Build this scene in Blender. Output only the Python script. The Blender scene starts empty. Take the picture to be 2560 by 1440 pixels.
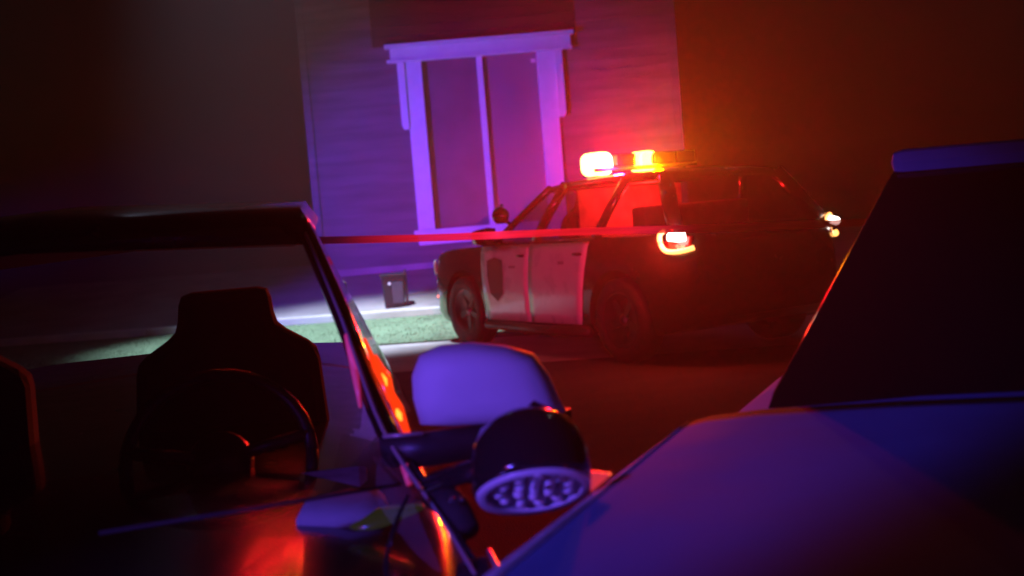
import bpy, bmesh, math, random
from mathutils import Vector, Matrix, noise
R = math.radians
random.seed(7)
scene = bpy.context.scene
C = scene.collection

# ------------------------------------------------------------------ camera
cam_d = bpy.data.cameras.new('camera'); cam = bpy.data.objects.new('camera', cam_d); C.objects.link(cam)
scene.camera = cam
cam_d.sensor_width = 36.0
cam_d.lens = 3000.0 / 2560.0 * 36.0
cam_d.clip_start = 0.05; cam_d.clip_end = 2000
pitch = math.atan(197 / 3000.0); roll = R(4.7)
Fw = Vector((0, math.cos(pitch), -math.sin(pitch))); Rt = Vector((1, 0, 0)); Up = Rt.cross(Fw)
R2 = Rt * math.cos(roll) - Up * math.sin(roll); U2 = Rt * math.sin(roll) + Up * math.cos(roll)
M = Matrix((R2, U2, -Fw)).transposed().to_4x4(); M.translation = (0, 0, 1.4)
cam.matrix_world = M
cam_d.dof.use_dof = True; cam_d.dof.focus_distance = 4.2; cam_d.dof.aperture_fstop = 3.2

# ------------------------------------------------------------------ sky (night), moon
w = bpy.data.worlds.new('World'); scene.world = w; w.use_nodes = True
nt = w.node_tree; nt.nodes.clear()
sky = nt.nodes.new('ShaderNodeTexSky'); sky.sky_type = 'NISHITA'; sky.sun_disc = False
sky.sun_elevation = R(2); sky.sun_rotation = R(150)
bg = nt.nodes.new('ShaderNodeBackground'); bg.inputs[1].default_value = 0.0012
wo = nt.nodes.new('ShaderNodeOutputWorld')
nt.links.new(sky.outputs[0], bg.inputs[0]); nt.links.new(bg.outputs[0], wo.inputs[0])
sd = bpy.data.lights.new('moon', 'SUN'); sd.energy = 0.004; sd.angle = R(0.5); sd.color = (1, .93, .85)
so = bpy.data.objects.new('moon', sd); C.objects.link(so); so.rotation_euler = (R(50), 0, R(150))

def lamp(name, kind, loc, power, col, radius=.05, aim=None, cone=None, blend=.6, sx=1.0):
    d = bpy.data.lights.new(name, kind); d.energy = power; d.color = col; d.shadow_soft_size = radius
    o = bpy.data.objects.new(name, d); C.objects.link(o); o.location = loc
    if kind == 'SPOT': d.spot_size = R(cone); d.spot_blend = blend
    if aim is not None: o.rotation_euler = (Vector(aim) - Vector(loc)).to_track_quat('-Z', 'Y').to_euler()
    o.scale = (sx, 1, 1)
    return o
FP = 4 * math.pi
# blue warning light of another patrol vehicle, far left of the street, beam on the house front
lamp('blue_beam_house', 'SPOT', (-7.6, 12.6, 1.3), 620 * FP, (.15, .018, 1), .12, (-1.1, 20, 1.9), 38, 1)
# blue and red warning lights of the vehicle behind the photographer
lamp('blue_beam_near', 'SPOT', (-3.2, -2.2, 2.5), 78 * FP, (.09, .065, 1), .07, (.05, 2.0, .98), 16, .6)
lamp('red_beam_near', 'SPOT', (-3.75, -2.2, 2.5), 8 * FP, (1, .06, .22), .12, (.05, 2.0, 1.0), 16, .6)
# white street light above the verge
lamp('street_light', 'SPOT', (-3.4, 14.6, 11.5), 3300 * FP, (.66, .74, 1), .15, (-2.35, 15.2, 0), 33, 1)
lamp('red_fill_doors', 'SPOT', (.38, -.4, 1.64), 215 * FP, (1, .035, .20), .05, (-.05, 11.4, 1.0), 17, 1)  # unseen red fill beside the camera, added to light the doors and tape

vs = scene.view_settings
vs.view_transform = 'Standard'; vs.look = 'None'; vs.exposure = 0; vs.gamma = 1; vs.use_curve_mapping = False
scene.cycles.use_denoising = True
scene.cycles.max_bounces = 6; scene.cycles.volume_bounces = 0; scene.cycles.sample_clamp_indirect = 4

# ------------------------------------------------------------------ materials
MATS = {}
def mat(name, col, rough=.6, metal=0, var=.0, vscale=8, bump=0, bscale=40, coat=0, spec=.5, stretch=None):
    if name in MATS: return MATS[name]
    m = bpy.data.materials.new(name); m.use_nodes = True; n = m.node_tree; L = n.links.new
    b = n.nodes['Principled BSDF']
    b.inputs['Base Color'].default_value = (*col, 1); b.inputs['Roughness'].default_value = rough
    b.inputs['Metallic'].default_value = metal; b.inputs['Coat Weight'].default_value = coat
    b.inputs['Specular IOR Level'].default_value = spec
    tc = n.nodes.new('ShaderNodeTexCoord')
    mp = n.nodes.new('ShaderNodeMapping'); L(tc.outputs['Object'], mp.inputs[0])
    if stretch: mp.inputs['Scale'].default_value = stretch
    if var:
        t = n.nodes.new('ShaderNodeTexNoise'); t.inputs['Scale'].default_value = vscale; t.inputs['Detail'].default_value = 6
        L(mp.outputs[0], t.inputs['Vector'])
        r = n.nodes.new('ShaderNodeValToRGB')
        r.color_ramp.elements[0].position = .3; r.color_ramp.elements[1].position = .7
        r.color_ramp.elements[0].color = (*[c * (1 - var) for c in col], 1)
        r.color_ramp.elements[1].color = (*[min(1, c * (1 + var)) for c in col], 1)
        L(t.outputs[0], r.inputs[0]); L(r.outputs[0], b.inputs['Base Color'])
        q = n.nodes.new('ShaderNodeMapRange'); q.inputs[3].default_value = max(.02, rough - .1); q.inputs[4].default_value = min(1, rough + .12)
        L(t.outputs[0], q.inputs[0]); L(q.outputs[0], b.inputs['Roughness'])
    if bump:
        t2 = n.nodes.new('ShaderNodeTexNoise'); t2.inputs['Scale'].default_value = bscale; t2.inputs['Detail'].default_value = 5
        L(mp.outputs[0], t2.inputs['Vector'])
        bp = n.nodes.new('ShaderNodeBump'); bp.inputs['Strength'].default_value = bump; bp.inputs['Distance'].default_value = .02
        L(t2.outputs[0], bp.inputs['Height']); L(bp.outputs[0], b.inputs['Normal'])
    MATS[name] = m; return m
def emat(name, col, strength, base=(.5, .5, .5)):
    if name in MATS: return MATS[name]
    m = bpy.data.materials.new(name); m.use_nodes = True; b = m.node_tree.nodes['Principled BSDF']
    b.inputs['Base Color'].default_value = (*base, 1); b.inputs['Roughness'].default_value = .2
    b.inputs['Emission Color'].default_value = (*col, 1); b.inputs['Emission Strength'].default_value = strength
    MATS[name] = m; return m
def glass(name, tint, rough=.03, base=.05):
    if name in MATS: return MATS[name]
    m = bpy.data.materials.new(name); m.use_nodes = True; n = m.node_tree; n.nodes.clear(); L = n.links.new
    o = n.nodes.new('ShaderNodeOutputMaterial'); t = n.nodes.new('ShaderNodeBsdfTransparent'); t.inputs[0].default_value = (*tint, 1)
    g = n.nodes.new('ShaderNodeBsdfGlossy'); g.inputs['Roughness'].default_value = rough; g.inputs[0].default_value = (.9, .9, .9, 1)
    lw = n.nodes.new('ShaderNodeLayerWeight'); lw.inputs[0].default_value = .5
    p4 = n.nodes.new('ShaderNodeMath'); p4.operation = 'POWER'; p4.inputs[1].default_value = 4; L(lw.outputs['Facing'], p4.inputs[0])
    f = n.nodes.new('ShaderNodeMath'); f.operation = 'MULTIPLY_ADD'; f.inputs[1].default_value = .7; f.inputs[2].default_value = base; L(p4.outputs[0], f.inputs[0])
    mx = n.nodes.new('ShaderNodeMixShader'); L(f.outputs[0], mx.inputs[0]); L(t.outputs[0], mx.inputs[1]); L(g.outputs[0], mx.inputs[2])
    L(mx.outputs[0], o.inputs[0]); MATS[name] = m; return m
asphalt = mat('asphalt', (.05, .05, .05), .85, var=.35, vscale=3, bump=.6, bscale=90)
concrete = mat('concrete', (.34, .33, .31), .85, var=.2, vscale=2.2, bump=.3, bscale=60)
concrete2 = mat('concrete_path', (.28, .27, .26), .85, var=.22, vscale=1.7, bump=.3, bscale=60)
soil = mat('lawn_soil', (.08, .14, .07), .95, var=.3, vscale=4)
grassm = mat('grass', (.11, .19, .10), .8, var=.15, vscale=1.5)
siding = mat('siding', (.115, .11, .115), .7, var=.35, vscale=2.2, bump=.15, bscale=30, stretch=(.3, 1, 3))
darkwood_shade = mat('dark_wood_and_shade', (.03, .018, .015), .8, var=.3, vscale=4, stretch=(.3, 1, 3))
trim = mat('white_trim', (.78, .78, .78), .5, var=.06, vscale=5, bump=.06, bscale=30)
winglass = mat('window_glass', (.05, .05, .06), .12, var=.25, vscale=1.2, spec=.6)
curtain = mat('pale_blind', (.22, .20, .23), .8, var=.12, vscale=1.5)
black = mat('black_paint', (.012, .012, .014), .22, coat=.5, var=.2, vscale=12)
white = mat('white_paint', (.62, .62, .63), .28, coat=.4, var=.05, vscale=6)
navy = mat('navy_paint', (.09, .20, .37), .75, var=.12, vscale=5, spec=.03)
rubber = mat('rubber', (.02, .02, .02), .8, var=.2)
plastic = mat('black_plastic', (.018, .018, .02), .4, var=.2, vscale=30, bump=.05, bscale=200)
gloss = mat('gloss_black', (.012, .013, .016), .13, coat=.6)
alloy = mat('alloy', (.25, .25, .26), .35, metal=.8, var=.2)
chrome = mat('chrome', (.6, .6, .6), .15, metal=1)
mirrorpaint = mat('mirror_cover_paint', (.72, .72, .74), .6, var=.05, vscale=9)
reflector = mat('reflector', (.45, .45, .52), .4)
clear = glass('clear_glass', (.95, .95, .97), .3, .015)
carglass = glass('car_glass', (.42, .43, .45))
screen = glass('windscreen_glass', (.85, .88, .87))
interior = mat('grey_interior', (.35, .33, .32), .8, var=.15)
seatm = mat('seat_cloth', (.04, .04, .04), .9, var=.2)
dashm = mat('dashboard', (.3, .28, .33), .95, var=.6, vscale=7, spec=.02)
def tape_see_through(m):  # mixes in some transparency so the tape shows what lies behind
    n = m.node_tree; b = n.nodes['Principled BSDF']; o = n.nodes['Material Output']; t = n.nodes.new('ShaderNodeBsdfTransparent'); t.inputs[0].default_value = (1, .6, .6, 1)
    x = n.nodes.new('ShaderNodeMixShader'); x.inputs[0].default_value = .08; n.links.new(b.outputs[0], x.inputs[1]); n.links.new(t.outputs[0], x.inputs[2]); n.links.new(x.outputs[0], o.inputs[0]); return m
tapem = mat('red_tape', (.9, .15, .12), .4, var=.25, vscale=5, stretch=(.5, 1, 6))
emblem = mat('emblem', (.06, .015, .04), .6)
binm = mat('bin_plastic', (.012, .012, .02), .45, var=.2)
binl = mat('bin_lit_front', (.05, .05, .075), .5, var=.2)
pale_refl = mat('pale_reflection_colour', (.45, .46, .5), .8, var=.2, vscale=9)
vest = mat('yellow_green_cloth', (.35, .42, .04), .8, var=.3, vscale=14)
E_red = emat('lamp_red', (1, .80, .19), 6)
E_amb = emat('lamp_amber', (1, .74, .13), 6)
E_tail = emat('tail_ring', (1, .42, .10), 3.2)
E_tailc = emat('tail_core', (1, .85, .75), 9)
E_mark = emat('marker_red', (1, .12, .05), 4)
E_glint = emat('red_glint', (1, .04, .004), 1.2, (.1, 0, 0))
E_amber_glint = emat('amber_glint_glow', (1, .36, .03), 2.2, (.2, .1, 0))
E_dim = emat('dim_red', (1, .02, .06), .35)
E_reflect = emat('reflection_glow', (1, .05, .09), .55, (.08, .01, .01))
redlens = mat('red_lens_or_glint', (.35, .01, .01), .2, coat=.5)
bluelens = mat('blue_lens', (.004, .004, .02), .7, spec=.03)

tape_see_through(tapem)
# ------------------------------------------------------------------ mesh helpers
def obj(name, bm, m, parent=None, smooth=False, bevel=0, mx=None):
    if mx is not None: bmesh.ops.transform(bm, matrix=mx, verts=bm.verts)
    if bevel: bmesh.ops.bevel(bm, geom=bm.edges[:] + bm.verts[:], offset=bevel, segments=2, profile=.6, affect='EDGES', clamp_overlap=True)
    bmesh.ops.recalc_face_normals(bm, faces=bm.faces)
    me = bpy.data.meshes.new(name); bm.to_mesh(me); bm.free()
    me.materials.append(m)
    for p in me.polygons: p.use_smooth = smooth
    o = bpy.data.objects.new(name, me); C.objects.link(o)
    if parent is not None: o.parent = parent
    return o
def tag(o, label=None, cat=None, group=None, kind=None):
    for k, v in (('label', label), ('category', cat), ('group', group), ('kind', kind)):
        if v: o[k] = v
    return o
def empty(name, loc, rz=0, **k):
    o = bpy.data.objects.new(name, None); C.objects.link(o); o.location = loc; o.rotation_euler = (0, 0, rz); o.empty_display_size = .2
    return tag(o, **k)
def box(x0, x1, y0, y1, z0, z1, bm=None):
    bm = bm or bmesh.new()
    v = [bm.verts.new((x, y, z)) for x in (x0, x1) for y in (y0, y1) for z in (z0, z1)]
    for f in ((0, 1, 3, 2), (4, 6, 7, 5), (0, 4, 5, 1), (2, 3, 7, 6), (0, 2, 6, 4), (1, 5, 7, 3)): bm.faces.new([v[i] for i in f])
    return bm
def loft(rings, closed=True, caps=True, bm=None):
    bm = bm or bmesh.new()
    rv = [[bm.verts.new(p) for p in r] for r in rings]; n = len(rings[0])
    for a, b in zip(rv, rv[1:]):
        for i in range(n if closed else n - 1):
            j = (i + 1) % n
            try: bm.faces.new((a[i], a[j], b[j], b[i]))
            except ValueError: pass
    if caps and closed:
        bm.faces.new(rv[0][::-1]); bm.faces.new(rv[-1])
    return bm
def tube(pts, rad, n=12, bm=None, flat=1.0):
    pts = [Vector(p) for p in pts]
    if not hasattr(rad, '__len__'): rad = [rad] * len(pts)
    rings = []; up = Vector((0, 0, 1))
    for i, p in enumerate(pts):
        t = (pts[min(i + 1, len(pts) - 1)] - pts[max(i - 1, 0)]).normalized()
        a = t.cross(up) if abs(t.z) < .95 else t.cross(Vector((1, 0, 0)))
        a.normalize(); b = t.cross(a).normalized()
        rings.append([p + (a * math.cos(k * 2 * math.pi / n) + b * math.sin(k * 2 * math.pi / n) * flat) * rad[i] for k in range(n)])
    return loft(rings, bm=bm)
def lathe(profile, n=32, mx=None, bm=None):
    # profile: (radius, z) pairs round the local z axis
    bm = bm or bmesh.new(); rings = []
    rings = [[Vector((max(r, 1e-4) * math.cos(k * 2 * math.pi / n), max(r, 1e-4) * math.sin(k * 2 * math.pi / n), z)) for k in range(n)] for r, z in profile]
    if mx is not None: rings = [[mx @ p for p in r] for r in rings]
    return loft(rings, caps=False, bm=bm)
def sheet(pts, th=.0, bm=None):
    bm = bm or bmesh.new(); bm.faces.new([bm.verts.new(p) for p in pts]); return bm
def prism(poly, fn, t0, t1, bm=None):
    # poly: list of 2-D points; fn(u, v, t) -> 3-D
    return loft([[fn(u, v, t0) for u, v in poly], [fn(u, v, t1) for u, v in poly]], bm=bm)
def catmull(pts, per=6):
    pts = [Vector(p) for p in pts]; out = []
    for i in range(len(pts) - 1):
        p0, p1, p2, p3 = pts[max(i - 1, 0)], pts[i], pts[i + 1], pts[min(i + 2, len(pts) - 1)]
        for k in range(per):
            t = k / per
            out.append(.5 * ((2 * p1) + (p2 - p0) * t + (2 * p0 - 5 * p1 + 4 * p2 - p3) * t * t + (3 * p1 - p0 - 3 * p2 + p3) * t ** 3))
    out.append(pts[-1]); return out
def lerp_table(tab, x):
    tab = sorted(tab)
    if x <= tab[0][0]: return tab[0][1]
    for (a, va), (b, vb) in zip(tab, tab[1:]):
        if x <= b:
            t = (x - a) / (b - a); t = t * t * (3 - 2 * t) * .35 + t * .65
            return va + (vb - va) * t
    return tab[-1][1]

# ------------------------------------------------------------------ ground
g = box(-300, 300, -300, 300, -.5, 0); tag(obj('ground', g, asphalt), kind='structure')
ang = -.10   # the verge runs slightly across the view
def along(u, v, z): return Vector((u, v + ang * (u + 1.3), z))
def strip(name, y0, y1, z, m, x0=-9, x1=9, th=.0):
    bm = bmesh.new(); n = 24
    a = [bm.verts.new(along(x0 + (x1 - x0) * i / n, y0, z if not th else z)) for i in range(n + 1)]
    b = [bm.verts.new(along(x0 + (x1 - x0) * i / n, y1, z + th)) for i in range(n + 1)]
    for i in range(n): bm.faces.new((a[i], a[i + 1], b[i + 1], b[i]))
    return tag(obj(name, bm, m), kind='structure')
road_edge = strip('pavement', 10.9, 13.28, .005, concrete)
verge = strip('verge', 13.28, 16.72, .02, soil)
# pale kerb along the back of the verge, one stone per metre and a half
kb = empty('kerb', (0, 0, 0), kind='structure')
stone = box(-.745, .745, -.07, .07, -.05, .12); bmesh.ops.bevel(stone, geom=stone.edges[:], offset=.015, segments=2, affect='EDGES')
s0 = obj('kerb_stone', stone, mat('kerb_stone', (.55, .54, .52), .8, var=.15, vscale=4), kb)
for i in range(12):
    o = s0 if i == 0 else s0.copy()
    if i: C.objects.link(o)
    u = -9 + 1.5 * i; o.location = along(u, 16.8, 0); o.rotation_euler = (0, 0, math.atan(ang))
yard = strip('path', 16.87, 21.3, .05, concrete2, th=.64)
# grass blades on the verge
bm = bmesh.new()
for i in range(26000):
    u = random.uniform(-8, 5); v = random.uniform(13.3, 16.7); p = along(u, v, .02)
    a = random.uniform(0, 6.3); h = random.uniform(.008, .022) * (.7 + .6 * noise.noise(Vector((u * 1.3, v * 1.3, 0)))); d = Vector((math.cos(a), math.sin(a), 0)) * .006
    ln = Vector((random.gauss(0, .015), random.gauss(0, .015), max(.006, h)))
    bm.faces.new((bm.verts.new(p - d), bm.verts.new(p + d), bm.verts.new(p + ln)))
tag(obj('grass', bm, grassm), 'short green grass on the verge beside the patrol car', 'grass', kind='stuff')

# ------------------------------------------------------------------ house
house = empty('house', (0, 20.2, .3), label='grey clapboard house with a tall white-trimmed window behind the patrol car', cat='house')
HX0, HX1, HT = -3.15, 3.0, 6.4
def hb(name, x0, x1, y0, y1, z0, z1, m, par=None, bevel=0):
    return obj(name, box(x0, x1, y0, y1, z0 - .3, z1 - .3), m, par or house, bevel=bevel)
W0, W1, WZ0, WZ1 = -1.42, .98, 1.05, 4.0       # window opening
bm = box(HX0, W0, 0, 7, 0, HT - .3); box(W1, HX1, 0, 7, 0, HT - .3, bm); box(W0, W1, 0, 7, 0, WZ0 - .3, bm); box(W0, W1, 0, 7, WZ1 - .3, HT - .3, bm); box(W0, W1, 1.2, 7, WZ0 - .3, WZ1 - .3, bm)
obj('wall', bm, siding, house)
hb('foundation', HX0 - .02, HX1 + .02, -.06, .0, .0, .62, concrete2)
def board(x0, x1, z, h, m):
    bm = bmesh.new(); k = random.uniform(-.004, .004)
    prof = [(-.002, 0), (-.034 - k, 0), (-.012, h + .01), (-.002, h + .01)]
    loft([[(x, y, z - .3 + q) for y, q in prof] for x in (x0, x1)], bm=bm)
    return obj('siding_board', bm, m, house)
z = .62
while z < HT - .1:
    h = .165
    if z < WZ1 + .1 and z + h > WZ0 - .1:
        board(HX0, W0 - .02, z, h, siding); board(W1 + .02, HX1, z, h, siding)
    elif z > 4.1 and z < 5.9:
        board(HX0, -2.0, z, h, siding); board(-1.98, 1.4, z, h, darkwood_shade); board(1.42, HX1, z, h, siding)  # dark boards over the header stand in for its cast shadow
    else:
        board(HX0, HX1, z, h, siding)
    z += h
for x in (HX0, HX1): hb('corner_board', x - .06, x + .06, -.05, .06, .6, HT, siding)
bm = bmesh.new(); loft([[(HX0 - .4, -.5, HT - .32), (HX1 + .4, -.5, HT - .32), (HX1 + .4, -.5, HT - .16), (HX0 - .4, -.5, HT - .16)], [(HX0 - .4, 3.5, HT + 1.7), (HX1 + .4, 3.5, HT + 1.7), (HX1 + .4, 3.5, HT + 1.86), (HX0 - .4, 3.5, HT + 1.86)], [(HX0 - .4, 7.5, HT - .32), (HX1 + .4, 7.5, HT - .32), (HX1 + .4, 7.5, HT - .16), (HX0 - .4, 7.5, HT - .16)]], bm=bm)
obj('roof', bm, darkwood_shade, house)
win = empty('window', (0, 0, 0)); win.parent = house
def wb(name, x0, x1, y0, y1, z0, z1, m=trim, bevel=.008): return hb(name, x0, x1, y0, y1, z0, z1, m, win, bevel)
wb('header', -1.70, 1.30, -.13, .0, 4.015, 4.20); wb('header_cap', -1.78, 1.36, -.19, .0, 4.20, 4.265); wb('header_foot', -1.76, 1.32, -.155, .0, 3.965, 4.015)
wb('jamb', -1.48, -1.20, -.075, .1, 1.17, 3.965); wb('jamb', .72, 1.02, -.075, .1, 1.17, 3.965)
# side brackets hanging from the header, upper part only
for xa, xb, s in ((-1.60, -1.482, -1), (1.022, 1.14, 1)):
    x_out = xa if s < 0 else xb; x_in = xb if s < 0 else xa
    poly = [(x_in, 2.86), (x_out - s * .03, 2.86), (x_out, 2.93), (x_out, 3.962), (x_in, 3.962)]
    obj('bracket', prism([(a, b - .3) for a, b in poly], lambda u, v, t: Vector((u, t, v)), -.11, -.002), trim, win)
wb('mullion', -.285, -.185, -.045, .03, 1.17, 3.965)
wb('sill', -1.55, 1.09, -.16, .0, 1.105, 1.17); wb('apron', -1.49, 1.03, -.075, .0, .915, 1.105)
wb('pane', -1.20, -.285, .02, .028, 1.17, 3.965, clear, 0); wb('pane', -.185, .72, .02, .028, 1.17, 3.965, clear, 0)
wb('blind', -1.20, -.285, .042, .047, 1.17, 3.965, mat('dark_blind', (.16, .14, .14), .8, var=.2, vscale=2), 0)
wb('blind', -.185, .72, .042, .047, 1.17, 3.965, curtain, 0)
hb('sash_stop', -1.42, -1.2, .1, .5, WZ0, WZ1, trim, win); 
obj('latch', box(.62, .70, -.02, .018, 3.50, 3.56), trim, win, bevel=.006)

# ------------------------------------------------------------------ bins in front of the house
def bin_at(name, loc, s, label):
    r = empty(name, loc, R(8), label=label, cat='bin')
    bm = loft([[(-.17 * k * s, -.13 * k * s, z * s), (.17 * k * s, -.13 * k * s, z * s), (.17 * k * s, .13 * k * s, z * s), (-.17 * k * s, .13 * k * s, z * s)] for k, z in ((.84, 0), (.92, .2), (1.0, .44))])
    obj('body', bm, binm, r, bevel=.012)
    obj('lit_front', box(-.03 * s, .13 * s, -.142 * s, -.128 * s, .05 * s, .36 * s), binl, r, bevel=.003)  # lighter slab paints the lit part of the front face
    bm = box(-.19 * s, .19 * s, -.15 * s, .15 * s, .44 * s, .475 * s); obj('lid', bm, binm, r, bevel=.01)
    obj('side_rail', box(.172 * s, .20 * s, -.12 * s, .12 * s, .0, .52 * s), binm, r, bevel=.006)
    obj('white_glint', lathe([(.0, 0), (.022 * s, 0), (.022 * s, .006), (0, .006)], 16, Matrix.Translation((-.06 * s, -.135 * s, .34 * s)) @ Matrix.Rotation(R(90), 4, 'X')), trim, r)  # white dot painted in as a reflection
    return r
bin_at('trash_bin', (-1.72, 17.45, .13), 1.0, 'small dark bin with its lit front painted lighter on the pale path below the window')
p = empty('bollard', (-2.42, 17.3, .13), label='short dark post at the left edge of the pale path', cat='post')
obj('shaft', tube([(0, 0, 0), (0, 0, .38)], .04, 14), binm, p, True); obj('cap', lathe([(0, .38), (.048, .38), (.048, .41), (.02, .435), (0, .44)], 14), binm, p, True)

# ------------------------------------------------------------------ cars
def car_body(P):
    """lower body loft in car space: x forward from the front axle, y left, z up"""
    xs = P['xs']; rings = []
    for x in xs:
        zt = lerp_table(P['top'], x); hw = lerp_table(P['hw'], x); zb = lerp_table(P['bot'], x); cr = P.get('crown', .035)
        half = [(0, zb), (hw * .6, zb), (hw * .93, zb + .01), (hw * .985, zb + .10), (hw, zb + .5 * (zt - zb) - .02), (hw * .992, zb + .68 * (zt - zb)), (hw * .965, zt - .075), (hw * .94, zt - .022), (hw * .90, zt), (hw * .55, zt + cr * .6), (0, zt + cr)]
        ring = [(x, y, z) for y, z in half] + [(x, -y, z) for y, z in half[-2:0:-1]]
        rings.append(ring)
    return loft(rings)
def cut(o, cutters):
    for c in cutters:
        md = o.modifiers.new('b', 'BOOLEAN'); md.operation = 'DIFFERENCE'; md.object = c; md.solver = 'EXACT'
    dg = bpy.context.evaluated_depsgraph_get()
    me = bpy.data.meshes.new_from_object(o.evaluated_get(dg)); o.modifiers.clear(); o.data = me
    for c in cutters: bpy.data.objects.remove(c)
    for p in me.polygons: p.use_smooth = True
    try: me.set_sharp_from_angle(angle=R(35))
    except Exception: pass
def wheel(root, x, y, r=.365, wd=.235):
    s = 1 if y > 0 else -1
    mx = Matrix.Translation((x, y, r)) @ Matrix.Rotation(R(-90) * s, 4, 'X')
    e = empty('wheel', (0, 0, 0)); e.parent = root
    prof = [(r * .66, -wd / 2), (r * .93, -wd / 2), (r, -wd / 2 + .03), (r, wd / 2 - .03), (r * .93, wd / 2), (r * .70, wd / 2), (r * .66, wd / 2 - .02), (r * .66, -wd / 2)]
    obj('tyre', lathe(prof, 36, mx), rubber, e, True)
    obj('rim', lathe([(0, .01), (r * .64, -.01), (r * .67, wd / 2 - .012), (r * .62, wd / 2 - .02), (r * .56, wd / 2 - .05), (.06, wd / 2 - .075), (0, wd / 2 - .075)], 36, mx), mat('black_steel_rim', (.015, .015, .015), .5), e, True)
    obj('hub_cap', lathe([(0, wd / 2 - .075), (.045, wd / 2 - .075), (.04, wd / 2 - .045), (0, wd / 2 - .035)], 20, mx), alloy, e, True)
    for k in range(5):
        a = k * 2 * math.pi / 5
        b = box(-.03, .03, .05, r * .58, wd / 2 - .085, wd / 2 - .05); bmesh.ops.transform(b, matrix=mx @ Matrix.Rotation(a, 4, 'Z'), verts=b.verts); obj('spoke', b, mat('black_steel_rim', (.05, .05, .05), .4), e)
def side_panel(P, poly, out, th=.012, side=1, nx=10, nz=8):
    """a curved panel that follows the body side; poly given as [(x, z)...] four corner quad: bottom-front, bottom-rear, top-rear, top-front"""
    bf, br, tr, tf = [Vector(p) for p in poly]
    def pt(a, b, off):
        lo = bf.lerp(br, a); hi = tf.lerp(tr, a); q = lo.lerp(hi, b); x, zz = q
        zt = lerp_table(P['top'], x); hw = lerp_table(P['hw'], x); zb = lerp_table(P['bot'], x)
        tab = [(zb + .01, hw * .93), (zb + .10, hw * .985), (zb + .5 * (zt - zb) - .02, hw), (zb + .68 * (zt - zb), hw * .992), (zt - .075, hw * .965), (zt - .022, hw * .94)]
        return Vector((x, side * (lerp_table(tab, zz) + off), zz))
    bm = bmesh.new()
    fr = [[bm.verts.new(pt(i / nx, j / nz, out + th)) for i in range(nx + 1)] for j in range(nz + 1)]
    bk = [[bm.verts.new(pt(i / nx, j / nz, out - .02)) for i in range(nx + 1)] for j in range(nz + 1)]
    for j in range(nz):
        for i in range(nx):
            bm.faces.new((fr[j][i], fr[j][i + 1], fr[j + 1][i + 1], fr[j + 1][i])); bm.faces.new((bk[j][i], bk[j + 1][i], bk[j + 1][i + 1], bk[j][i + 1]))
    for i in range(nx):
        bm.faces.new((fr[0][i], bk[0][i], bk[0][i + 1], fr[0][i + 1])); bm.faces.new((fr[nz][i], fr[nz][i + 1], bk[nz][i + 1], bk[nz][i]))
    for j in range(nz):
        bm.faces.new((fr[j][0], fr[j + 1][0], bk[j + 1][0], bk[j][0])); bm.faces.new((fr[j][nx], bk[j][nx], bk[j + 1][nx], fr[j + 1][nx]))
    return bm, pt

# ---- the patrol car in the street
h = Vector((-.514, .858, 0)); lf = Vector((-.858, -.514, 0))
suv = empty('patrol_car', (.296, 13.05, .006), math.atan2(h.y, h.x), label='black and white patrol car with flashing red and amber roof lights', cat='patrol car')
P = dict(xs=[.81, .79, .73, .63, .48, .25, 0, -.3, -.6, -1, -1.5, -2, -2.4, -2.73, -3.05, -3.3, -3.48, -3.58, -3.62],
         top=[(.81, .86), (.79, .92), (.73, .965), (.55, 1.0), (.2, 1.035), (-.3, 1.05), (-.65, 1.07), (-2.5, 1.085), (-3.3, 1.10), (-3.55, 1.06), (-3.62, .98)],
         hw=[(.81, .70), (.79, .79), (.73, .87), (.55, .93), (.2, .945), (-.5, .95), (-2.8, .955), (-3.3, .92), (-3.55, .84), (-3.62, .74)],
         bot=[(.81, .30), (.73, .24), (.48, .22), (-3, .22), (-3.4, .27), (-3.62, .38)])
body = obj('body', car_body(P), black, suv, True)
cutters = []
for x in (0, -2.731):
    for s in (1, -1):
        mx = Matrix.Translation((x, s * .88, .37)) @ Matrix.Rotation(R(90), 4, 'X')
        cutters.append(obj('cutter', lathe([(0, -.22), (.43, -.22), (.43, .22), (0, .22)], 40, mx), rubber, suv))
bpy.context.view_layer.update()
cut(body, cutters)
for x in (0, -2.731):
    for s in (1, -1): wheel(suv, x, s * .83)
for side in (1, -1):
    for nm, poly in (('front_door', [(-.50, .30), (-1.30, .30), (-1.33, 1.045), (-.40, 1.035)]), ('rear_door', [(-1.315, .30), (-2.16, .31), (-2.32, 1.05), (-1.345, 1.045)])):
        bmd, pt = side_panel(P, poly, .0, side=side)
        d = obj(nm, bmd, white, suv, True)
        # door handle
        hx = .82
        a = pt(hx, .86, .03); b2 = pt(hx + .13, .86, .03); obj('handle', tube([a, a.lerp(b2, .5) + Vector((0, side * .012, 0)), b2], .014, 8), plastic, d, True)
        if nm == 'front_door' and side == 1:
            # dark shield emblem on the front door
            sh = [(.0, -.24), (.07, -.16), (.085, .02), (.08, .17), (.0, .20), (-.08, .17), (-.085, .02), (-.07, -.16)]
            bm = bmesh.new(); c0 = pt(.30, .58, .016); bm.faces.new([bm.verts.new(pt(.32 + u * 1.8 / .86, .58 + v / .74, .019)) for u, v in sh])
            obj('emblem', bm, emblem, d)
        if side == 1:
            # faint dark print on the doors
            for u0, u1, v0, v1 in (((.62, .76, .70, .735),) if nm == 'front_door' else ((.55, .66, .74, .78),)):
                bm = bmesh.new(); bm.faces.new([bm.verts.new(pt(u, v, .0165)) for u, v in ((u0, v0), (u1, v0), (u1, v1), (u0, v1))])
                obj('door_print', bm, mat('door_print_ink', (.25, .18, .22), .5), d)
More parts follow.
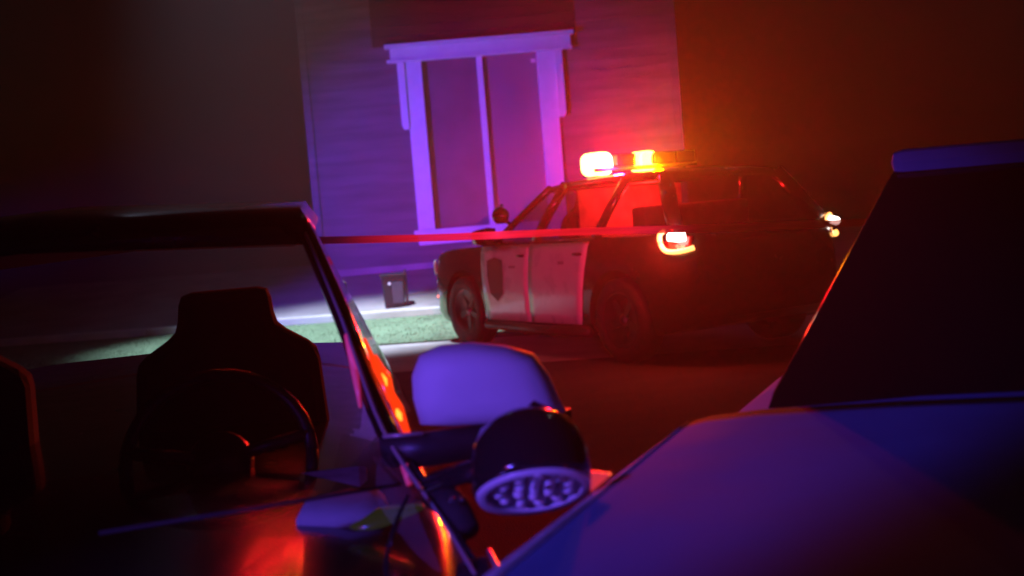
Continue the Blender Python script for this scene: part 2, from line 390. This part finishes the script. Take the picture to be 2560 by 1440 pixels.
# greenhouse: y half widths at belt and roof
A0, A1 = Vector((-.55, .83, 1.06)), Vector((-1.36, .64, 1.56))     # A pillar
B0, B1 = Vector((-1.36, .86, 1.07)), Vector((-1.66, .66, 1.585))
C0, C1 = Vector((-2.36, .86, 1.08)), Vector((-2.62, .66, 1.585))
D0, D1 = Vector((-3.42, .80, 1.09)), Vector((-3.10, .62, 1.54))
def mir(v, s): return Vector((v.x, v.y * s, v.z))
bm = bmesh.new(); rings = []
for x, hw, z in ((-1.30, .60, 1.55), (-1.36, .645, 1.575), (-1.7, .675, 1.60), (-2.3, .68, 1.61), (-2.8, .67, 1.60), (-3.08, .635, 1.57), (-3.16, .58, 1.54)):
    rings.append([(x, hw, z - .03), (x, hw * .97, z), (x, hw * .6, z + .025), (x, 0, z + .035), (x, -hw * .6, z + .025), (x, -hw * .97, z), (x, -hw, z - .03), (x, -hw * .9, z - .04), (x, 0, z - .02), (x, hw * .9, z - .04)])
obj('roof', loft(rings), black, suv, True)
for s in (1, -1):
    for nm, a, b, r in (('pillar', A0, A1, .035), ('pillar', B0, B1, .045), ('pillar', C0, C1, .04), ('pillar', D0, D1, .07)):
        obj(nm, tube([mir(a, s), mir(a.lerp(b, .5), s) + Vector((0, s * .012, 0)), mir(b, s)], r, 10), black, suv, True)
    for a, a1, b, b1 in ((A0, A1, B0, B1), (B0, B1, C0, C1), (C0, C1, D0, D1)):
        rows = [[mir(a.lerp(b, k / 4).lerp(a1.lerp(b1, k / 4), j / 4), s) + Vector((0, s * .02 * math.sin(math.pi * j / 4), 0)) for k in range(5)] for j in range(5)]
        obj('side_window', loft(rows, closed=False), carglass, suv, True)
    # door mirror
    e = empty('door_mirror', (0, 0, 0)); e.parent = suv
    obj('housing', loft([[(-.62 + a, s * (.90 + b), 1.13 + c) for a, b, c in ((.05, .0, -.07), (.07, .09, -.065), (.05, .20, -.05), (.04, .22, .0), (.05, .2, .07), (.07, .09, .085), (.05, 0, .07))], [(-.70 + a, s * (.90 + b), 1.13 + c) for a, b, c in ((0, .0, -.085), (0, .09, -.09), (0, .21, -.07), (0, .235, .0), (0, .21, .085), (0, .09, .1), (0, 0, .085))]]), black, e, True)
    obj('stalk', tube([(-.68, s * .84, 1.09), (-.67, s * .95, 1.10)], .03, 10), plastic, e, True)
ws = [[mir(A0, 1).lerp(mir(A0, -1), k / 8).lerp(mir(A1, 1).lerp(mir(A1, -1), k / 8), j / 4) + Vector((.16 * math.sin(math.pi * k / 8) * (1 - .4 * j / 4), 0, .01)) for k in range(9)] for j in range(5)]
obj('windscreen', loft(ws, closed=False), carglass, suv, True)
rw = [[mir(D0, 1).lerp(mir(D0, -1), k / 8).lerp(mir(D1, 1).lerp(mir(D1, -1), k / 8), j / 4) - Vector((.10 * math.sin(math.pi * k / 8), 0, 0)) for k in range(9)] for j in range(5)]
obj('rear_window', loft(rw, closed=False), carglass, suv, True)
# cabin
obj('partition', box(-1.78, -1.75, -.62, .62, .9, 1.52), mat('cage_panel', (.22, .2, .2), .8, var=.5, vscale=6), suv, bevel=.01)
for y in (.38, -.38):
    obj('seat', loft([[(-1.45 - .25 * t, y - .24 * k, 1.0 + .45 * t), (-1.33 - .25 * t, y - .24 * k, 1.0 + .45 * t), (-1.33 - .25 * t, y + .24 * k, 1.0 + .45 * t), (-1.45 - .25 * t, y + .24 * k, 1.0 + .45 * t)] for t, k in ((0, 1), (.6, .95), (.8, .55), (1, .5))]), seatm, suv, bevel=.02)
obj('rear_seat', box(-2.75, -2.55, -.6, .6, .95, 1.32), interior, suv, bevel=.04)
obj('dashboard', box(-1.0, -.5, -.75, .75, 1.0, 1.08), dashm, suv, bevel=.02)
obj('headliner', box(-3.0, -1.45, -.56, .56, 1.535, 1.545), interior, suv)
# lamps
lampo = lambda n, loc, pw, col, r: (lambda o: setattr(o, 'parent', suv))(lamp(n, 'POINT', loc, pw, col, r))
bar = empty('light_bar', (0, 0, 0)); bar.parent = suv
obj('base', box(-2.08, -1.82, -.60, .60, 1.665, 1.70), plastic, bar, bevel=.012)
for y in (-.5, .5): obj('foot', box(-1.99, -1.91, y - .03, y + .03, 1.60, 1.668), plastic, bar, bevel=.006)
for i, (y0, y1, m) in enumerate(((-.60, -.36, bluelens), (-.355, -.09, bluelens), (-.15, .08, E_amb), (.12, .34, redlens), (.365, .63, E_red))):
    if m in (E_red, E_amb):
        yc = (y0 + y1) / 2
        bm = loft([[(-1.95 + sx * r * 1.1, yc + math.copysign(abs(math.cos(a)) ** .6, math.cos(a)) * (.118 if m is E_red else .095) * r, 1.74 + math.copysign(abs(math.sin(a)) ** .6, math.sin(a)) * (.108 if m is E_red else .096) * r) for a in [k * math.pi / 12 for k in range(24)]] for sx, r in ((-.10, .5), (-.10, .92), (-.07, 1), (.07, 1), (.10, .92), (.10, .5))])
        obj('lit_lens', bm, m, bar, True)
    else: obj('lens', box(-2.06, -1.84, y0, y1, 1.702, 1.82), m, bar, bevel=.02)
lampo('red_flash', (-2.14, .42, 1.71), 62 * FP, (1, .0015, .012), .05)
for nm, y, pw, col, tgt, cone in (('red_beam', .5, 230, (1, .004, .02), (2.5, 20.2, 2.3), 26), ('amber_beam', .03, 110, (1, .16, .01), (2.9, 20.2, 2.2), 24)):
    q = Vector(tgt) - Vector(suv.location); tl = Vector((q.dot(h), q.dot(lf), q.z))
    lamp(nm, 'SPOT', (-1.80, y, 1.80), pw * FP, col, .05, tl, cone, 1).parent = suv
lampo('amber_flash', (-2.14, -.06, 1.72), 17 * FP, (1, .24, .0), .05)
lampo('cabin_red_fill', (-2.2, .1, 1.42), 9 * FP, (1, .01, .01), .05)  # red lamp added inside the cabin so its windows look red
# tail lamps: glowing hook-shaped ring round a bright core
for s in (1, -1):
    e = empty('tail_lamp', (0, 0, 0)); e.parent = suv
    ring = catmull([(-3.42, .93, 1.12), (-3.375, .94, 1.09), (-3.375, .945, 1.03), (-3.41, .935, .965), (-3.47, .905, .945), (-3.55, .855, .95), (-3.61, .79, .97)], 5)
    obj('glowing_ring', tube([(a.x, a.y * s, a.z) for a in ring], .020, 10), E_tail, e, True)
    core = catmull([(-3.455, .915, 1.07), (-3.52, .885, 1.06), (-3.57, .845, 1.06)], 4)
    obj('core', tube([(a.x, a.y * s, a.z) for a in core], .035, 10), E_tailc, e, True)
    obj('lens', side_panel(P, [(-3.36, .94), (-3.56, .94), (-3.56, 1.06), (-3.36, 1.08)], -.012, side=s)[0], redlens, e, True)
lampo('tail_glow', (-3.45, 1.02, 1.03), 3.2 * FP, (1, .02, .01), .04)
for s in (1, -1):
    obj('head_lamp', tube([(.71, s * .872, .90), (.735, s * .865, .83), (.735, s * .862, .74)], [.012, .022, .012], 12), mat('head_lamp_glass', (.5, .5, .55), .25), suv, True)
    obj('side_marker', tube([(.73, s * .855, .50), (.77, s * .81, .50)], .02, 8), E_mark, suv, True)
    obj('rocker', tube([(-.45, s * .93, .25), (-1.4, s * .945, .235), (-2.28, s * .94, .25)], .05, 8), plastic, suv, True)
e = empty('spotlight', (0, 0, 0)); e.parent = suv
obj('head', lathe([(0, -.10), (.04, -.095), (.075, -.05), (.085, .0), (.085, .02), (0, .02)], 24, Matrix.Translation((-.80, .89, 1.34)) @ Matrix.Rotation(R(80), 4, 'Y')), black, e, True)
obj('stem', tube([(-.86, .78, 1.22), (-.84, .86, 1.28), (-.82, .89, 1.31)], .018, 8), black, e, True)
obj('chrome_button', lathe([(0, .03), (.018, .02), (.024, 0), (0, 0)], 12, Matrix.Translation((-.84, .89, 1.425))), chrome, e, True)

# ------------------------------------------------------------------ red barrier tape across the scene
bm = bmesh.new(); n = 160; rows = [[], []]
for i in range(n + 1):
    x = -5 + 10 * i / n; zc = 1.238 - .049 * x - .006 * (1 - (x / 5) ** 2) + .004 * math.sin(x * 3.1)
    tw = .25 * math.sin(x * 1.7 + .5) + .2 * math.sin(x * 4.1); hh = .025
    for k, sgn in enumerate((-1, 1)): rows[k].append((x, 8 + sgn * hh * math.sin(tw), zc + sgn * hh * math.cos(tw)))
loft(rows, closed=False, bm=bm)
tag(obj('barrier_tape', bm, tapem, None, True), 'red plastic barrier tape stretched across in front of the patrol car', 'tape')

# ------------------------------------------------------------------ near vehicle with windscreen, mirror and spotlight (front end towards the camera)
OX, OY = 0, 0
PHI = R(10); xa_ = Vector((math.cos(PHI), math.sin(PHI), 0)); ya_ = Vector((-math.sin(PHI), math.cos(PHI), 0))
no = Vector((-.085, 1.745, 0)) - .775 * xa_ + 1.155 * ya_
NM = Matrix.Translation(no) @ Matrix.Rotation(PHI, 4, 'Z'); T = NM.inverted()
near = empty('parked_cruiser', no, PHI, label='dark cruiser at lower left, with a pale door mirror and round spotlight', cat='patrol car')
def nobj(name, bm, m, par=near, smooth=False, bevel=0): return obj(name, bm, m, par, smooth, bevel, mx=T)   # measured in world space
def lobj(name, bm, m, par=near, smooth=False, bevel=0): return obj(name, bm, m, par, smooth, bevel)            # measured in the car's own space
def MX(v): return Vector((2 * OX - v[0], v[1], v[2]))
# lower body: rings along Y
rings = []
for y, hw, zt, zb in ((-2.2, .44, .60, .34), (-2.16, .54, .68, .28), (-2.0, .61, .74, .22), (-1.7, .67, .78, .2), (-1.4, .74, .82, .2), (-1.2, .78, .845, .2), (-.9, .80, .875, .2), (.1, .82, .89, .2), (1.1, .80, .9, .2), (2.0, .76, .92, .22), (2.45, .66, .88, .3), (2.52, .56, .8, .4)):
    half = [(0, zb), (hw * .93, zb), (hw, zb + .12), (hw * 1.0, zt - .22), (hw * .985, zt - .06), (hw * .955, zt - .012), (hw * .92, zt), (hw * .5, zt + .025), (0, zt + .03)]
    rings.append([(OX + a, y, b) for a, b in half] + [(OX - a, y, b) for a, b in half[-2:0:-1]])
nb = lobj('body', loft(rings), black, smooth=True)
for yy in (-1.62, 1.4):
    for s in (1, -1):
        e = empty('wheel', (0, 0, 0)); e.parent = near
        mx = Matrix.Translation((OX + s * (.60 if yy < 0 else .74), yy, .34)) @ Matrix.Rotation(R(90) * s, 4, 'Y')
        lobj('tyre', lathe([(.22, -.1), (.32, -.1), (.34, -.07), (.34, .07), (.32, .1), (.22, .1), (.22, -.1)], 32, mx), rubber, e, True)
        lobj('rim', lathe([(0, .05), (.22, .05), (.225, .085), (.2, .085), (.18, .06), (.05, .075), (0, .075)], 32, mx), alloy, e, True)
pil = [(-.088, 1.745, .858), (-.14, 1.87, .916), (-.244, 2.06, 1.035), (-.332, 2.30, 1.213), (-.445, 2.62, 1.40)]
pc = [T @ v for v in catmull(pil, 6)]
def ctr(t):   # windscreen centre line
    return Vector((OX, -1.40 + .95 * t, .865 + .56 * t))
rows = []
n = len(pc) - 1
for k, a in enumerate(pc):
    c = ctr(k / n); b = MX(a); row = []
    for i in range(25):
        u = i / 24; x = a.x + (b.x - a.x) * u; q = 1 - (2 * u - 1) ** 2; q = q ** .75
        row.append((x, a.y + (c.y - a.y) * q, a.z + (c.z - a.z) * q * .6 + .0))
    rows.append(row)
lobj('windscreen', loft(rows, closed=False), screen, smooth=True)
# pale edge trim of the glass, black pillar outside it
for s in (0, 1):
    f = (lambda v: v) if s == 0 else MX
    lobj('glass_trim', tube([Vector(f(v)) + Vector((0, -.012, .006)) for v in pc], .0034, 8), mat('trim_strip', (.55, .42, .38), .3, metal=.3), smooth=True)
    off = Vector((.028, .02, -.004))
    lobj('pillar', tube([Vector(f(v + Vector((.012 - .008 * (k / n), .03, -.002)))) for k, v in enumerate(pc)], [.007 + .014 * min(1, max(0, (k / n - .28) / .18)) - .003 * k / n for k in range(n + 1)], 14), gloss, smooth=True)
rp = pc[-1].copy(); y_r = rp.y
rings = []
for y, dz, inset in ((y_r - .05, .0, .0), (y_r + .15, .035, .0), (y_r + .7, .06, -.02), (y_r + 1.3, .04, .0), (y_r + 1.7, -.03, .05)):
    hw = (rp.x - OX) + .03 - inset
    rings.append([(OX + hw, y, 1.40 + dz - .04), (OX + hw * .95, y, 1.41 + dz), (OX, y, 1.44 + dz), (OX - hw * .95, y, 1.41 + dz), (OX - hw, y, 1.40 + dz - .04), (OX, y, 1.39 + dz)])
lobj('roof', loft(rings), black, smooth=True)
# door window; glowing tubes stand in for the red reflections in its glass
A_ = [pc[int(k)] for k in (8, 16, 22)]
dw = [[Vector((A_[0].x + .05, A_[0].y + .06, .95)), Vector((.80, -.2, .93)), Vector((.80, .5, .93))], [A_[1] + Vector((.03, .04, 0)), Vector((A_[1].x + .04, -.1, 1.2)), Vector((A_[1].x + .04, .5, 1.2))], [A_[2] + Vector((.02, .05, 0)), Vector((rp.x + .03, .0, 1.39)), Vector((rp.x + .03, .5, 1.41))]]
lobj('door_window', loft(dw, closed=False), carglass, smooth=True)
ws_ = empty('red_glints', (0, 0, 0)); ws_.parent = near
nobj('red_lens_or_glint', tube([(-.268, 2.26, 1.145), (-.247, 2.2, 1.105), (-.236, 2.17, 1.085), (-.222, 2.14, 1.058), (-.205, 2.1, 1.02)], [.003, .012, .007, .011, .006], 10), E_glint, ws_, True)
nobj('red_lens_or_glint', tube([(-.285, 2.25, 1.18), (-.262, 2.2, 1.13), (-.236, 2.14, 1.075)], [.003, .007, .003], 8), E_glint, ws_, True)
nobj('amber_glint', tube([(-.2515, 2.186, 1.119), (-.247, 2.18, 1.108), (-.243, 2.174, 1.098)], [.002, .006, .002], 10), E_amber_glint, ws_, True)
nobj('amber_glint', tube([(-.2225, 2.12, 1.062), (-.219, 2.115, 1.053), (-.215, 2.11, 1.043)], [.002, .0055, .002], 10), E_amber_glint, ws_, True)
nobj('pillar_gleam', tube([(-.318, 2.245, 1.19), (-.300, 2.19, 1.13), (-.288, 2.13, 1.07)], [.004, .008, .003], 8), E_dim, ws_, True)  # red reflections on the pillar, made as glowing tubes
nobj('lower_gleam', tube([(-.205, 2.0, .985), (-.197, 1.985, .955)], [.008, .007], 8), E_dim, ws_, True)
# mirror bracket
nobj('mirror_bracket', loft([[(x, y + a, z + b) for a, b in ((-.025, -hh), (.025, -hh), (.03, hh * .6), (.01, hh), (-.02, hh))] for x, y, z, hh in ((-.245, 2.03, 1.006, .024), (-.17, 2.03, 1.005, .027), (-.05, 2.05, 1.010, .026), (.04, 2.07, 1.022, .02), (.085, 2.09, 1.032, .01))]), plastic, smooth=True)
nobj('bracket_edge', tube([(-.237, 2.0, 1.037), (-.17, 2.0, 1.036)], .0035, 8), mat('trim_strip', (.42, .38, .36), .3), smooth=True)
# pale mirror cover
mir_e = empty('door_mirror', (0, 0, 0)); mir_e.parent = near
out = [(-.178, 1.045), (-.186, 1.09), (-.185, 1.128), (-.170, 1.160), (-.135, 1.174), (-.08, 1.176), (-.02, 1.166), (.028, 1.148), (.052, 1.110), (.066, 1.068), (.075, 1.045), (.03, 1.036), (-.05, 1.036), (-.12, 1.038)]
cx, cz = -.06, 1.10
rings = []
for yy, k in ((2.115, .86), (2.105, .96), (2.07, 1.0), (2.035, .985), (2.012, .93), (1.995, .80), (1.986, .55), (1.983, .25)):
    rings.append([(cx + (x - cx) * k, yy + .25 * (x - cx) * (x - cx) , cz + (z - cz) * k) for x, z in out])
bmm = loft(rings)
nobj('cover', bmm, mirrorpaint, mir_e, True)
nobj('reflecting_glass', loft([[(cx + (x - cx) * .85, 2.118, cz + (z - cz) * .85) for x, z in out], [(cx + (x - cx) * .84, 2.121, cz + (z - cz) * .84) for x, z in out]]), chrome, mir_e)
# spotlight
sp = empty('spotlight', (0, 0, 0)); sp.parent = near
lc = Vector((.008, 1.80, .972))
ax = Vector((.05, -.56, -.83)).normalized()
mx = Matrix.Translation(lc) @ (-ax).to_track_quat('Z', 'Y').to_matrix().to_4x4()
nobj('housing', lathe([(.081, -.004), (.0905, .0), (.0935, .012), (.0925, .045), (.088, .072), (.075, .098), (.05, .117), (.02, .125), (0, .126)], 40, mx), gloss, sp, True)
nobj('bezel', lathe([(.074, -.006), (.086, -.008), (.089, .0), (.086, .008), (.074, .004), (.074, -.006)], 40, mx), mat('pale_bezel', (.8, .8, .82), .3), sp, True)
nobj('reflector_bowl', lathe([(0, .022), (.06, .02), (.0745, .0), (.0745, .005), (.062, .026), (0, .028)], 40, mx), reflector, sp, True)
k = 0
for rr, nn in ((0, 1), (.026, 6), (.054, 11)):
    for i in range(nn):
        a = i * 2 * math.pi / nn + rr * 20
        m2 = mx @ Matrix.Translation((rr * math.cos(a), rr * math.sin(a), .014))
        nobj('led_cup', lathe([(0, -.021), (.005, -.0195), (.0085, -.0155), (.010, -.01), (.009, .008), (0, .008)], 14, m2), mat('led_cup', (.95, .95, .96), .35), sp, True)
nobj('lens_strut', box(-.003, .003, .0, .084, -.011, -.006).__class__ and (lambda b: (bmesh.ops.transform(b, matrix=mx, verts=b.verts), b)[1])(box(-.004, .004, .030, .086, -.012, -.007)), mat('pale_bezel', (.6, .6, .63), .3), sp)
nobj('arm', tube([(-.16, 1.93, .965), (-.10, 1.9, .985), (-.05, 1.86, 1.0)], [.016, .018, .02], 12), gloss, sp, True)
nobj('yoke', tube([(-.085, 1.84, .985), (-.02, 1.85, 1.055), (.02, 1.86, 1.09), (.07, 1.86, 1.06)], .010, 8), gloss, sp, True)
for x, y, zz in ((-.005, 1.838, 1.083), (.030, 1.838, 1.083), (.046, 1.838, 1.078)): nobj('screw', lathe([(0, .004), (.005, .003), (.006, 0), (0, 0)], 10, Matrix.Translation((x, y, zz))), chrome, sp, True)
nobj('arm_boot', tube([(-.15, 1.95, .945), (-.12, 1.9, .93), (-.10, 1.86, .90)], [.03, .026, .02], 12), rubber, smooth=True)
for x in (-.122, -.107): nobj('screw', lathe([(0, .006), (.005, .004), (.0065, 0), (0, 0)], 10, Matrix.Translation((x, 1.86, .952)) @ Matrix.Rotation(R(60), 4, 'X')), chrome, smooth=True)
nobj('cowl_trim', tube([(-.068, 1.80, .885), (-.05, 1.74, .862), (-.045, 1.66, .85)], [.004, .006, .004], 8), mat('trim_strip', (.42, .38, .36), .3), smooth=True)
nobj('cowl', loft([[(-.12, 1.80, .87), (-.07, 1.80, .88), (-.06, 1.66, .85), (-.12, 1.6, .85)], [(-.12, 1.80, .80), (-.07, 1.80, .80), (-.06, 1.66, .80), (-.12, 1.6, .80)]]), plastic, bevel=.006)
# wipers
nobj('wiper_arm', tube(catmull([(-.19, 1.86, .965), (-.205, 1.80, .94), (-.215, 1.72, .905), (-.205, 1.66, .875), (-.19, 1.6, .855)], 5), .0035, 8), plastic, smooth=True)
nobj('wiper_pivot', lathe([(0, .005), (.004, .003), (.005, 0), (0, 0)], 10, Matrix.Translation((-.2115, 1.748, .922)) @ Matrix.Rotation(R(60), 4, 'X')), chrome, smooth=True)
nobj('wiper_blade', tube([(-.20, 1.86, .985), (-.40, 1.78, .985), (-.62, 1.7, .985)], .003, 8), rubber, smooth=True)
# cabin
lobj('dashboard', loft([[(.64, -.95, .86), (-.64, -.95, .86), (-.66, -.4, .90), (.66, -.4, .90)], [(.64, -.95, .82), (-.64, -.95, .82), (-.66, -.4, .7), (.66, -.4, .7)]]), dashm, bevel=.02)
for x in (-.36, .36): lobj('seat', loft([[(x - .25 * k, .1 + .2 * t, .7 + .55 * t), (x + .25 * k, .1 + .2 * t, .7 + .55 * t), (x + .25 * k, .22 + .2 * t, .7 + .55 * t), (x - .25 * k, .22 + .2 * t, .7 + .55 * t)] for t, k in ((0, 1), (.7, .92), (.82, .5), (1, .46))]), seatm, bevel=.03)
st = empty('steering_wheel', (0, 0, 0)); st.parent = near
smx = Matrix.Translation((.36, -.35, .93)) @ Matrix.Rotation(R(62), 4, 'X')
ringp = [smx @ Vector((.19 * math.cos(a), .19 * math.sin(a), 0)) for a in [k * math.pi / 16 for k in range(33)]]
lobj('wheel_ring', tube(ringp, .014, 8), plastic, st, True); lobj('wheel_hub', lathe([(0, .02), (.06, .01), (.07, -.02), (0, -.03)], 20, smx), plastic, st, True)
for a in (.2, 2.94, 4.71): lobj('wheel_spoke', tube([smx @ Vector((.05 * math.cos(a), .05 * math.sin(a), 0)), smx @ Vector((.19 * math.cos(a), .19 * math.sin(a), 0))], .014, 8), plastic, st, True)
# solid shapes behind the glass standing in for reflections on the windscreen
def blob(name, pts, zz, th, m, label, cat):
    bm = bmesh.new(); top = []; N = len(pts)
    c = sum((Vector((a, b, 0)) for a, b in pts), Vector()) / N
    rings = []
    for k, dz in ((1.0, 0), (1.0, th * .6), (.85, th), (.45, th * 1.15)):
        rings.append([(c.x + (a - c.x) * k, c.y + (b - c.y) * k, zz + dz + .004 * math.sin(a * 60 + b * 40)) for a, b in pts])
    o = obj(name, loft(rings), m, None, True); return tag(o, label, cat)
blob('pale_reflection', [(-.40, 2.02), (-.30, 2.0), (-.24, 2.04), (-.26, 2.14), (-.33, 2.2), (-.41, 2.15)], .88, .035, pale_refl, 'pale bluish shape standing in for reflections on the windscreen at lower left', 'reflection')
ed = emat('smear_glow', (.30, .30, .03), .05, (.05, .05, .02))
nobj('reflection_smear', loft([[(-.235 + .06 * k * math.cos(a) * (1 + .25 * math.sin(2 * a)), 1.95 + .012 * math.sin(a) + dy, .912 + .012 * k * math.sin(a) * (1 + .3 * math.cos(3 * a)) + .008 * math.cos(a)) for a in [q * math.pi / 8 for q in range(16)]] for dy, k in ((.02, .9), (.0, 1), (-.006, .8))]), ed, smooth=True)  # dim glowing smear in place of a yellow-green reflection

# ------------------------------------------------------------------ dark blue car nearest the camera: only the corner of its hood shows
hd = Vector((-.405, -.914, 0)); rt_ = Vector((-.914, .405, 0))    # its right side lies on the left of the picture
dark = empty('parked_car', (0, 0, 0), math.atan2(hd.y, hd.x), label='dark blue car nearest the camera, its hood corner at lower right', cat='car')
P2 = dict(xs=[.86, .84, .78, .66, .45, .2, 0, -.3, -.6, -1, -1.5, -2, -2.4, -2.7, -3.1, -3.4, -3.5, -3.55],
          top=[(.86, .72), (.84, .82), (.78, .90), (.66, .945), (.3, .97), (-.6, .985), (-2.5, .99), (-3.4, .96), (-3.55, .85)],
          hw=[(.86, .62), (.84, .74), (.78, .83), (.66, .88), (.3, .915), (-.6, .92), (-3, .92), (-3.4, .86), (-3.55, .74)],
          bot=[(.86, .36), (.7, .26), (.4, .22), (-3, .22), (-3.55, .38)])
# hood corner point (x=.72, y=-.80) must lie at (-.045, 1.29)
cpt = Vector((-.065, 1.29, 0)); loc = cpt - hd * .30 - Vector((-hd.y, hd.x, 0)) * (-.885); dark.location = (loc.x, loc.y, 0)
db = obj('body', car_body(P2), navy, dark, True)
cutters = []
for x in (0, -2.7):
    for s in (1, -1): cutters.append(obj('cutter', lathe([(0, -.22), (.41, -.22), (.41, .22), (0, .22)], 40, Matrix.Translation((x, s * .86, .35)) @ Matrix.Rotation(R(90), 4, 'X')), rubber, dark))
bpy.context.view_layer.update(); cut(db, cutters)
for x in (0, -2.7):
    for s in (1, -1): wheel(dark, x, s * .80, .345)
# hood panel with a rolled edge, lying on the body
rows = []
def hood_pt(x, v, lift):
    hw = lerp_table(P2['hw'], x) * .975; zt = lerp_table(P2['top'], x)
    return Vector((x, hw * v, zt + .032 * (1 - v * v) + lift - .016 * abs(v) ** 20))
xs = [.80, .70, .55, .4, .2, 0, -.2, -.4, -.55, -.62]; vsl = [-1, -.985, -.95, -.85, -.6, -.3, 0, .3, .6, .85, .95, .985, 1]
top = [[hood_pt(x, v, .022) for v in vsl] for x in xs]; bot_ = [[hood_pt(x, v, -.02) for v in vsl[::-1]] for x in xs]
obj('hood', loft([a + b for a, b in zip(top, bot_)]), navy, dark, True)
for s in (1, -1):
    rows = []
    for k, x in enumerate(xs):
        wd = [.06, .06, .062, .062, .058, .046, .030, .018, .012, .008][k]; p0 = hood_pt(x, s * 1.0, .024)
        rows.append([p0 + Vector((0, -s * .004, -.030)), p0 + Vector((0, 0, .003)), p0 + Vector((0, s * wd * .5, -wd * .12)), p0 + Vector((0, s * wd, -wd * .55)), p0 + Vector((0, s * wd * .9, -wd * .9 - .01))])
    obj('hood_edge', loft(rows), mat('pale_edge', (.66, .66, .74), .55, var=.25, vscale=30), dark, True)  # paler than the hood along both sides
a0, a1 = Vector((-.75, .80, .98)), Vector((-1.35, .60, 1.42)); d0, d1 = Vector((-3.0, .78, .99)), Vector((-2.6, .58, 1.42))
rows = [[mir(a0, 1), mir(a0, -1), mir(d0, -1), mir(d0, 1)], [mir(a1, 1), mir(a1, -1), mir(d1, -1), mir(d1, 1)]]
obj('cabin_glass', loft(rows), mat('dark_car_glass', (.004, .004, .005), .1, spec=.3), dark, bevel=.03)
obj('roof', box(-2.62, -1.33, -.60, .60, 1.405, 1.46), navy, dark, bevel=.03)
# small glowing triangle standing in for a red reflection at the hood's edge
tri = [(-.03, -.025), (.035, .018), (-.025, .028)]
e = empty('red_reflection', (0, 0, 0)); e.parent = dark
dm = (Matrix.Translation(dark.location) @ Matrix.Rotation(math.atan2(hd.y, hd.x), 4, 'Z')).inverted()
def trio(k): return [(u * k, v * k) for u, v in tri]
fn = lambda u, v, t: dm @ Vector((.105 + u * .5, 1.72 - t, .997 + v * .55))
obj('red_reflection_ring', loft([[fn(u, v, .0) for u, v in trio(1)], [fn(u, v, .006) for u, v in trio(1)], [fn(u, v, .006) for u, v in trio(.55)], [fn(u, v, .0) for u, v in trio(.55)]]), E_reflect, e)
obj('backing', prism(trio(.95), fn, -.006, -.001), plastic, e)

# ------------------------------------------------------------------ thin haze that the lamps glow in
m = bpy.data.materials.new('haze'); m.use_nodes = True; n = m.node_tree; n.nodes.clear()
o = n.nodes.new('ShaderNodeOutputMaterial'); v = n.nodes.new('ShaderNodeVolumePrincipled')
v.inputs['Color'].default_value = (.95, .95, .97, 1); v.inputs['Density'].default_value = .006; v.inputs['Anisotropy'].default_value = .75
n.links.new(v.outputs[0], o.inputs['Volume'])
tag(obj('haze', box(-310, 310, -310, 310, -1.5, 12), m), kind='stuff')
